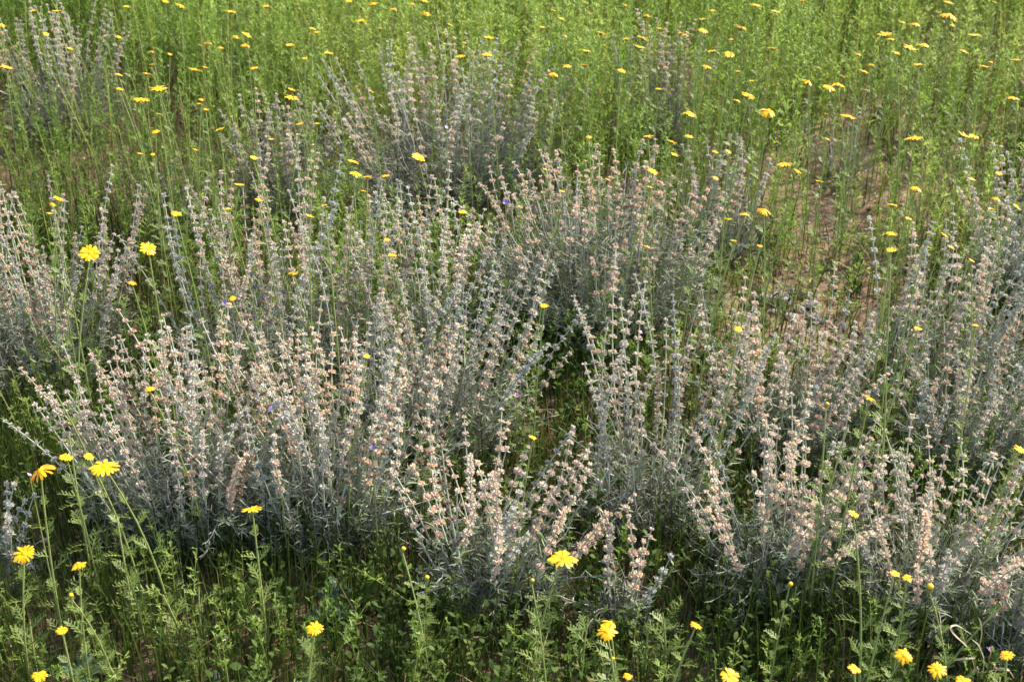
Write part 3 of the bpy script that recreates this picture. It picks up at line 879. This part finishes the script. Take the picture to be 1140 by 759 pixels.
# where each flower is, in words; the first zone that holds it names it
ZONES = [
    (0, 0, 132, 125, 'around the wispy grey shrub'),
    (132, 0, 300, 62, 'in deep green grass at the far left'),
    (132, 62, 212, 155, 'right beside the wispy grey shrub'),
    (212, 62, 312, 160, 'in stems between wispy and broad grey shrubs'),
    (300, 0, 470, 72, 'at the top above the broad grey shrub'),
    (312, 72, 372, 165, 'over the left flank of the broad grey shrub'),
    (470, 0, 590, 70, 'at the top past the broad grey shrub'),
    (140, 155, 262, 250, 'by the thin twiggy shrub'),
    (262, 155, 372, 250, 'over the small grey shrub'),
    (40, 200, 80, 250, 'above the pinkish edge shrub'),
    (372, 90, 520, 240, 'over or below the broad grey shrub'),
    (590, 0, 665, 100, 'in green stems left of the sparse far shrub'),
    (665, 0, 760, 64, 'above the sparse far shrub'),
    (665, 64, 745, 145, 'on the sparse far shrub'),
    (600, 145, 765, 290, 'by or behind the domed shrub'),
    (740, 0, 802, 100, 'in green stems right of the sparse far shrub'),
    (802, 0, 895, 70, 'at the top middle of the bright green field'),
    (740, 100, 812, 180, 'between sparse far shrub and green field'),
    (800, 70, 880, 140, 'in green stems far behind the domed shrub'),
    (880, 60, 950, 165, 'in the green field behind the faint shrub'),
    (895, 0, 1035, 60, 'along the far edge above the soil patch'),
    (950, 60, 1035, 165, 'right above the bare soil patch'),
    (1035, 0, 1140, 62, 'in the far right corner of the field'),
    (1035, 60, 1140, 165, 'in thin grass far behind the slender edge shrub'),
    (785, 165, 860, 290, 'among the sparse mixed-spike shrub'),
    (860, 165, 925, 215, 'over the faint thin shrub'),
    (925, 185, 1070, 300, 'around the bare soil patch'),
    (1040, 185, 1140, 300, 'over the slender edge shrub'),
    (785, 350, 1140, 370, 'on the stony ground below the soil'),
    (900, 430, 980, 460, 'on the tangled grey shrub'),
    (380, 260, 450, 410, 'before the tall dusty pink spikes'),
    (590, 320, 620, 500, 'at the dark hollow'),
    (80, 270, 180, 330, 'over the pinkish edge shrub'),
    (240, 300, 335, 340, 'among the tall dusty pink spikes'),
    (160, 425, 175, 440, 'in the large left front shrub'),
    (40, 500, 130, 530, 'against the large left front shrub'),
    (0, 600, 100, 759, 'in the near left grass'),
    (270, 560, 360, 710, 'at the foot of the front centre-left shrub'),
    (400, 600, 530, 680, 'in leafy weeds under the low front shrub'),
    (585, 540, 640, 660, 'by the low front shrub'),
    (660, 680, 705, 759, 'by the single sprig'),
    (760, 680, 830, 759, 'left of the shadow under the forked-base shrub'),
    (870, 620, 930, 660, 'in the forked-base shrub'),
    (900, 730, 960, 759, 'below the forked-base shrub'),
    (940, 560, 960, 580, 'over the forked-base shrub'),
    (990, 630, 1045, 660, 'in the spreading pink shrub'),
    (990, 715, 1140, 759, 'near the pale straw clump'),
    (1120, 490, 1140, 510, 'by the right edge over leafy grey shrub'),
]
ORD = ['', 'second', 'third', 'fourth', 'fifth', 'sixth', 'seventh', 'eighth', 'ninth', 'tenth', 'eleventh', 'twelfth', 'thirteenth', 'fourteenth', 'fifteenth', 'sixteenth']
byz = {}
for d in DZ:
    for z in ZONES:
        if z[0] <= d[0] <= z[2] and z[1] <= d[1] <= z[3]:
            byz.setdefault(z[4], []).append(d); break
    else:
        byz.setdefault('none', []).append(d)
if 'none' in byz: print('NOZONE', byz.pop('none'))
for zn, ds in byz.items():
    groups = {}
    for d in ds:
        look = ('orange daisy bud' if d[3] == 'b' else 'amber daisy' if d[3] == 'a' else 'tiny yellow daisy' if d[2] < 8 else 'small yellow daisy' if d[2] < 13 else 'open yellow daisy' if d[2] < 22 else 'large yellow daisy')
        groups.setdefault(look, []).append(d)
    for look, g in groups.items():
        g.sort(key=lambda q: q[0])
        for k, d in enumerate(g):
            if len(g) == 1: d.append(f'{look} {zn}' if len(ds) == 1 or len(groups) == len(ds) and False else f'{look}, the only one {zn}')
            elif k == 0: d.append(f'leftmost {look} {zn}')
            elif k == len(g) - 1: d.append(f'rightmost {look} {zn}')
            else: d.append(f'{look} {zn}, {ORD[k]} from left')
for d in DZ:
    if len(d) < 5: d.append('yellow daisy in the field')


def height_for(px, py, w):
    """flower height above the ground: taller in the far field and over the shrubs than in the near grass"""
    if py > 600: return 0.24 + 0.10 * random.random()
    if py > 480: return 0.36 + 0.06 * random.random()
    if py > 250: return (0.48 if w > 15 or px > 790 else 0.40) + 0.05 * random.random()
    return 0.44 + 0.10 * random.random()


for i, (px, py, w, fl, label) in enumerate(DZ):
    hz = height_for(px, py, w)
    near = py > 245 and w >= 13 and fl != 'b'
    if (px, py) in ((628, 622), (281, 567)): hz = 0.33
    if fl == 'b': hz *= 0.9
    head = at(px, py, hz)
    k = ppm(px, py, hz)
    scale = w / k / 0.040
    if py < 250: scale *= 1.06
    if fl == 'b': scale = w / k / 0.021
    scale = float(np.clip(scale, 0.35, 1.3))
    g = gz(head[0], head[1])
    H = hz - g
    sd = FAR[i % 6]
    if near:
        r = np.random.default_rng(900 + i)
        c = r.uniform(-.14, .14, 2)
        base = np.array([head[0] - c[0] * H, head[1] - c[1] * H]); H = hz - gz(base[0], base[1])
        root = empty('daisy_plant', (base[0], base[1], hz - H))
        daisy_stem(H - 0.004, c, 0.0016).build('stem', M['herbstem'], root)
        feather_leaves(400 + i, 15, H * 0.92, 0.046, 0.0010, c).build('foliage', M['herb'], root)
        top = (c[0] * H, c[1] * H, H)
    else:
        rz = U(0, 6.28); c = sd[2]; q = H / 0.40
        ct, sn = math.cos(rz), math.sin(rz)
        off = np.array([c[0] * ct - c[1] * sn, c[0] * sn + c[1] * ct]) * 0.40
        root = empty('daisy_plant', (head[0] - off[0], head[1] - off[1], g), rz)
        for nm, me in (('stem', sd[0]), ('foliage', sd[1])):
            o = link(nm, me, root)
            if nm == 'stem' or fl != 'b' or True: o.scale = (1, 1, q * 0.985)
        top = (c[0] * 0.40, c[1] * 0.40, H)
    tag(root, label, 'daisy', 'yellow daisies scattered over the field')
    hd = link('flower_head', CUP, root)
    hd.location = top
    hd.scale = (scale,) * 3
    # faces the light on the right a little, and nods about
    tilt = np.array([0.20 + random.gauss(0, .20), 0.10 + random.gauss(0, .12) + (0.06 if py < 330 else -0.06), 1.0])
    if (px, py) == (100, 282): tilt = np.array([0.30, -0.45, 1.0])
    if (px, py) == (165, 277): tilt = np.array([0.55, -0.35, 1.0])
    if (px, py) == (45, 524): tilt = np.array([-0.45, 0.05, 1.0])
    if (px, py) == (117, 520): tilt = np.array([0.12, 0.0, 1.0])
    if (px, py) == (281, 567): tilt = np.array([-0.12, 0.42, 1.0])
    if (px, py) == (628, 622): tilt = np.array([0.12, 0.02, 1.0])
    if px in (351, 676, 27, 1006, 1043, 812): tilt = np.array([random.uniform(-.1, .2), -0.30, 1.0])
    if root.rotation_euler.z:
        ct, sn = math.cos(-root.rotation_euler.z), math.sin(-root.rotation_euler.z)
        tilt = np.array([tilt[0] * ct - tilt[1] * sn, tilt[0] * sn + tilt[1] * ct, tilt[2]])
    hd.rotation_mode = 'QUATERNION'
    hd.rotation_quaternion = Vector((0, 0, 1)).rotation_difference(Vector(tilt).normalized()) @ Matrix.Rotation(random.random() * 6.28, 3, 'Z').to_quaternion()
    if fl == 'b':
        link('bud', BUDM, hd)
    else:
        rk = {117: 5, 45: 3, 628: 0, 676: 2, 100: 1, 281: 7}.get(px, random.choice([0, 1, 1, 2, 3, 4, 5, 7]))
        link('petals', RINGS[fl == 'a'][rk], hd)
        link('disc', DISC, hd)

# ------------------------------------------------------------------ leafy daisy plants without flowers (near ones, each its own)
HERBS = [
    ('feathery green plant, tallest at the right, rising over the tangled grey shrub', 986, 425, 0.44, 20),
    ('thin feathery green plant left of the taller one over the tangled grey shrub', 945, 470, 0.40, 14),
    ('feathery green plant against the left flank of the large left front shrub', 62, 438, 0.40, 17),
    ('second feathery plant below it, in the shade of the left front shrub', 76, 480, 0.34, 14),
    ('slender feathery plant leaning out from under the large left front shrub', 130, 575, 0.26, 16),
    ('feathery plant in the near left grass, between shrub shade and bottom edge', 142, 640, 0.20, 14),
    ('bushy feathery plant at the bottom, left of the tall amber daisy stem', 182, 668, 0.16, 16),
    ('small upright feathery sprig just left of the tall amber daisy stem', 222, 660, 0.17, 10),
    ('feathery plant at the bottom left corner below the shaded bluish shrub', 33, 690, 0.14, 12),
    ('feathery sprig right of the large lone front daisy', 655, 680, 0.17, 13),
    ('dense feathery sprig right of the paired front daisies', 738, 672, 0.19, 16),
    ('thin feathery sprig left of the small daisy below the forked-base shrub', 722, 694, 0.15, 12),
    ('broad feathery tuft at the foot of the spreading pink shrub', 1002, 690, 0.16, 18),
    ('slanting green stem with sparse leaves over the pale straw clump', 1118, 668, 0.20, 9),
    ('pale feathery sprig among leafy weeds under the low front shrub', 472, 690, 0.15, 14),
    ('bright feathery sprig at the bottom between daisy and leafy weeds', 345, 725, 0.12, 12),
]
for i, (label, px, py, h, nl) in enumerate(HERBS):
    r = np.random.default_rng(700 + i)
    top = at(px, py, h); c = r.uniform(-.15, .15, 2)
    if 'slanting' in label: c = np.array([0.45, 0.1])
    b = top[:2] - c * h
    root = empty('feathery_plant', (b[0], b[1], gz(b[0], b[1])))
    tag(root, label, 'plant', 'feathery green plants near the viewer')
    daisy_stem(h, c, 0.0017).build('stem', M['herbstem'], root)
    feather_leaves(800 + i, nl, h, 0.050, 0.0011, c).build('foliage', M['herb'], root)

# ------------------------------------------------------------------ broad-leaved plants
def broad_leaf(mb, o, a, up, l, w, tint, fold=0.25, lobed=False):
    s = np.linspace(0, 1, 8)
    d = unit([math.cos(a), math.sin(a), up]); sd = np.array([-math.sin(a), math.cos(a), 0])
    P = o + d * (l * s)[:, None]; P[:, 2] -= l * 0.35 * s ** 2
    prof = np.sin(np.pi * (0.06 + 0.92 * s ** 0.85)) * w
    if lobed: prof = prof * (1 + 0.35 * np.cos(s * 14))
    n = np.cross(sd, d) * -1
    V = np.stack([P - sd * prof[:, None] + n * (fold * prof)[:, None] * -1, P, P + sd * prof[:, None] + n * (fold * prof)[:, None] * -1], 1)
    Q = []
    for k in range(7):
        for j in range(2):
            b = k * 3 + j; Q.append([b, b + 1, b + 4, b + 3])
    mb.add(V.reshape(-1, 3), Q, tint=tint)


BROAD = [
    ('bluish broad-leaved plant in the shade at the foot of the front centre-left shrub', 375, 672, 'blueleaf', [(2.4, .5, .055, .011), (1.9, 1.3, .06, .010), (0.3, .5, .05, .014), (-.9, .25, .045, .015), (3.5, .3, .05, .013), (1.0, .9, .05, .011)]),
    ('jagged bright green leaf rosette below the forked-base shrub', 868, 716, 'weed', [(3.0, .4, .05, .012), (2.2, .7, .055, .013), (.4, .5, .06, .012), (.0, .2, .045, .013), (-1.2, .3, .05, .012)]),
    ('round-leaved plant right under the low front shrub', 520, 690, 'weed', [(2.6, .5, .03, .012), (.6, .6, .03, .013), (-.6, .3, .03, .012), (3.9, .4, .028, .011)]),
    ('plant with one pale upright tongue leaf, left of the large lone front daisy', 603, 700, 'herb', [(2.3, 1.6, .055, .007), (.4, 1.0, .035, .006), (-1.5, .5, .04, .007), (3.4, .8, .03, .006)]),
    ('dark broad-leaved plant among weeds left of the low front shrub', 408, 660, 'weed', [(1.4, 1.6, .07, .011), (2.2, 1.2, .06, .010), (.7, 1.2, .06, .011), (3.6, .5, .05, .012), (5.2, .4, .05, .012)]),
    ('light green leafy plant in the dark gap above the stone cluster', 540, 395, 'weed', [(1.4, 1.2, .05, .008), (2.9, .6, .045, .008), (.2, .7, .045, .008), (4.6, .4, .04, .008)]),
    ('pale green broad-leaved plant at the bottom edge by the slender stems', 95, 748, 'blueleaf', [(1.8, 1.0, .05, .012), (.6, .8, .055, .012), (3.0, .6, .05, .012), (4.8, .3, .05, .013)]),
    ('small upright leafy plant beside the shaded feathery plants, pale leaves', 205, 420, 'blueleaf', [(1.5, 1.4, .045, .006), (2.6, 1.0, .035, .006), (.5, 1.0, .035, .006)]),
]
BROAD[5] = ('light green leafy plant at the dark hollow left of the straight tall spikes', 628, 470) + BROAD[5][3:]
for i, (label, px, py, mt, lv) in enumerate(BROAD):
    p = at(px, py, 0.05)
    root = empty('broad_leaved_plant', (p[0], p[1], gz(p[0], p[1])))
    tag(root, label, 'plant', 'broad-leaved plants near the viewer')
    mb = MB(); mb.tubes(np.array([[[0, 0, -.01], [0.002, 0, .02], [0, 0, .045]]]), np.array([[.002, .0018, .0014]]), 5, .5)
    mb.build('stem', M['herbstem'], root)
    for (a, up, l, w) in lv:
        mb = MB(); broad_leaf(mb, np.array([0, 0, .035 + .01 * random.random()]), a, up, l * 1.15, w, random.uniform(.3, .8), .25, 'jagged' in label)
        mb.build('leaf', M[mt], root)

# ------------------------------------------------------------------ stones, dry sticks, straw clump, tiny flowers
STONES = [
    ('largest pale grey stone in the cluster left of the soil patch foot', 868, 339, 27, .7), ('flat grey stone right of the largest pale one', 905, 341, 22, .5),
    ('small upright stone wedged above the flat grey stone', 896, 330, 13, .9), ('low brown-grey stone between the two bigger stones', 889, 346, 15, .5),
    ('whitish broken stone at the lower end of the stone cluster', 908, 357, 19, .6), ('small dark stone half buried beside the yellow-green stems', 847, 334, 16, .6),
    ('rounded white stone fragment below the largest stone', 880, 356, 14, .6), ('pale stone alone near the tangled grey shrub crown', 893, 398, 18, .6),
    ('pebble at the top of the stone cluster by the brown soil', 880, 325, 10, .7), ('grey pebble under the tangled shrub at its left', 760, 508, 12, .6),
]
for i, (label, px, py, w, fl) in enumerate(STONES):
    p = at(px, py, 0.02); k = ppm(px, py, 0.02)
    V, T = lump(60 + i, 3, fl)
    s = w / k / 2 * 1.15
    mb = MB(); mb.add(V * s, None, T)
    o = mb.build('stone', M['stone'], smooth=False)
    o.location = (p[0], p[1], gz(p[0], p[1]) + s * fl * 0.45); o.rotation_euler = (U(-.15, .15), U(-.15, .15), U(0, 6.28))
    tag(o, label, 'stone', 'stones by the bare soil')


def stick(name, label, pts, r, mat='straw', flat=False):
    """a dry stalk through (px, py, height) points"""
    P = np.array([at(*q) for q in pts])
    n = 4 * (len(P) - 1) + 1
    tt = np.linspace(0, len(P) - 1, n)
    Q = np.stack([np.interp(tt, np.arange(len(P)), P[:, j]) for j in range(3)], 1)
    for _ in range(2): Q[1:-1] = (Q[:-2] + 2 * Q[1:-1] + Q[2:]) / 4
    b = P.mean(0); b[2] = P[:, 2].min()
    mb = MB()
    s = np.linspace(0, 1, n)
    mb.tubes((Q - b)[None], (r * (1.1 - .7 * s))[None], 5, .6)
    return mb, b


STICKS = [
    ('pale bent dry stick beside the wispy shrub, longest of three', [(135, 160, .04), (122, 146, .18), (104, 132, .27)], .0020),
    ('pale dry twig crossing low under the wispy shrub', [(92, 151, .20), (104, 142, .24), (112, 137, .26)], .0018),
    ('curled whitish dry leaf stalk right of the wispy shrub', [(134, 168, .12), (137, 156, .22), (141, 140, .30)], .0022),
    ('arched pale stalk over the dark hollow in the bare soil', [(949, 236, .0), (948, 222, .10), (953, 208, .18), (964, 201, .24)], .0019),
    ('bare grey twig lying against the domed shrub foot on open grass', [(555, 706, .02), (580, 682, .10), (592, 664, .14)], .0017),
    ('thin pale stalk slanting through the thin twiggy shrub', [(178, 240, .05), (160, 218, .16), (140, 206, .2)], .0016),
    ('brown straight dry stalk in the green plants under the left front shrub', [(86, 430, .06), (62, 392, .2), (36, 352, .3)], .0019),
    ('thin stray stalk on the ground left of the bluish broad-leaved plant', [(310, 645, .02), (330, 628, .06), (345, 617, .09)], .0013),
]
STICKS[4] = ('bare grey branchlet rising from grass left of the large lone front daisy',) + STICKS[4][1:]
for label, pts, r in STICKS:
    mb, b = stick('dry_stalk', label, pts, r)
    o = mb.build('dry_stalk', M['dry' if 'brown' in label else 'straw']); o.location = b
    tag(o, label, 'dry stalk')

root = empty('straw_clump', at(1076, 752, 0))
tag(root, 'clump of pale curled straw leaves bent over at the lower right', 'dry grass')
for pts, w in (([(1074, 748, .01), (1066, 716, .12), (1048, 700, .16), (1044, 692, .17), (1052, 690, .16), (1068, 701, .12)], .0026),
               ([(1080, 750, .01), (1082, 728, .10), (1076, 712, .14), (1068, 706, .15)], .0026),
               ([(1076, 716, .10), (1079, 700, .14), (1078, 688, .17), (1075, 682, .18)], .0024),
               ([(1074, 745, .03), (1076, 735, .08), (1066, 747, .05), (1052, 757, .03)], .0042),
               ([(1072, 726, .10), (1058, 727, .10), (1048, 729, .09)], .0030),
               ([(1082, 742, .05), (1096, 738, .09), (1108, 738, .10), (1114, 748, .06)], .0034),
               ([(1086, 728, .05), (1090, 720, .09), (1084, 714, .10)], .0018),
               ([(1070, 752, .02), (1058, 752, .05), (1040, 757, .05)], .0022)):
    P = np.array([at(*q) for q in pts]); n = 6 * (len(P) - 1) + 1
    tt = np.linspace(0, len(P) - 1, n)
    Q = np.stack([np.interp(tt, np.arange(len(P)), P[:, j]) for j in range(3)], 1)
    for _ in range(3): Q[1:-1] = (Q[:-2] + 2 * Q[1:-1] + Q[2:]) / 4
    Q = Q - np.array(root.location) + np.array([0, -0.05, 0.035])
    s = np.linspace(0, 1, n)
    mb = MB()
    t = unit(np.gradient(Q, axis=0)); sd = unit(np.cross(t, [0, 0.6, -1.0])); nn = np.cross(sd, t)
    ww = (w * 0.62 * np.sin(np.pi * (0.12 + 0.82 * s)))[:, None]
    V = np.stack([Q - sd * ww, Q + nn * ww * 0.5, Q + sd * ww], 1).reshape(-1, 3)
    F = [[k * 3 + j, k * 3 + j + 1, k * 3 + j + 4, k * 3 + j + 3] for k in range(n - 1) for j in range(2)]
    mb.add(V, F, tint=0.65)
    mb.build('straw_leaf', M['straw'], root)

TINY = [
    ('pink wildflower in the dark hollow under the silver leaning shrub', 575, 440, 'pink', 9, .20), ('pale pink wildflower right of the domed shrub foot', 712, 370, 'pink', 9, .18),
    ('small pink wildflower by the straight tall spikes', 757, 395, 'pink', 6, .2), ('pink wildflower low in grass left of the tall amber daisy stem', 250, 713, 'pink', 10, .07),
    ('pinkish white wildflower left of its pink neighbour in low grass', 232, 707, 'white', 8, .05), ('violet wildflower in the large left front shrub', 304, 455, 'violet', 12, .36),
    ('violet wildflower between broad grey and domed shrubs', 563, 226, 'violet', 10, .32), ('violet wildflower beside the silver leaning shrub foot', 414, 499, 'violet', 9, .28),
    ('pink wildflower touching the tilted amber daisy at the left', 33, 529, 'pink', 8, .35), ('white downy bud near the leafy grey shrub', 1102, 387, 'white', 8, .2),
    ('white bud pair low in the tangled grey shrub', 939, 497, 'white', 9, .18), ('pink wildflower beside the straw clump', 1104, 722, 'pink', 9, .12),
    ('purple bloom on a grey spike behind the pinkish edge shrub', 250, 338, 'violet', 9, .42), ('pink wildflower among spikes of the broad grey shrub', 497, 142, 'pink', 6, .4),
]
for i, (label, px, py, mt, w, h) in enumerate(TINY):
    p = at(px, py, h); k = ppm(px, py, h)
    g = gz(p[0], p[1])
    root = empty('wildflower', (p[0], p[1], g))
    tag(root, label, 'wildflower')
    daisy_stem(h - g, (0.0, 0.0), 0.0010).build('stem', M['herbstem'], root)
    hd = petal_ring(5, w / k / 2.6, -0.35, 30 + i, 0.9).build('bloom', M[mt], root)
    hd.location = (0, 0, h - g); hd.rotation_euler = (0.5, 0.2, i)

# ------------------------------------------------------------------ light
AZ, EL = R(62), R(45)      # from the right, a little beyond the subject
sd = Vector((math.sin(AZ) * math.cos(EL), math.cos(AZ) * math.cos(EL), math.sin(EL)))
sun_d = bpy.data.lights.new('sun', 'SUN'); sun_d.energy = 3.6; sun_d.angle = R(3.0); sun_d.color = (1.0, 0.93, 0.82)
sun = bpy.data.objects.new('sun', sun_d); COL.objects.link(sun)
sun.rotation_euler = (-sd).to_track_quat('-Z', 'Y').to_euler(); sun.location = sd * 20
w = bpy.data.worlds.new('World'); SC.world = w; w.use_nodes = True
nt = w.node_tree; nt.nodes.clear()
o = nt.nodes.new('ShaderNodeOutputWorld'); bg = nt.nodes.new('ShaderNodeBackground'); sk = nt.nodes.new('ShaderNodeTexSky')
sk.sky_type = 'NISHITA'; sk.sun_disc = False; sk.sun_elevation = EL; sk.sun_rotation = AZ
sk.air_density = 0.9; sk.dust_density = 2.0; sk.ozone_density = 1.0
bg.inputs['Strength'].default_value = 0.15
nt.links.new(sk.outputs[0], bg.inputs['Color']); nt.links.new(bg.outputs[0], o.inputs['Surface'])
vs = SC.view_settings
vs.view_transform = 'Standard'; vs.look = 'None'; vs.exposure = 1.65; vs.gamma = 1
SC.cycles.max_bounces = 6; SC.cycles.diffuse_bounces = 3; SC.cycles.transmission_bounces = 4; SC.cycles.transparent_max_bounces = 4
SC.cycles.use_denoising = True
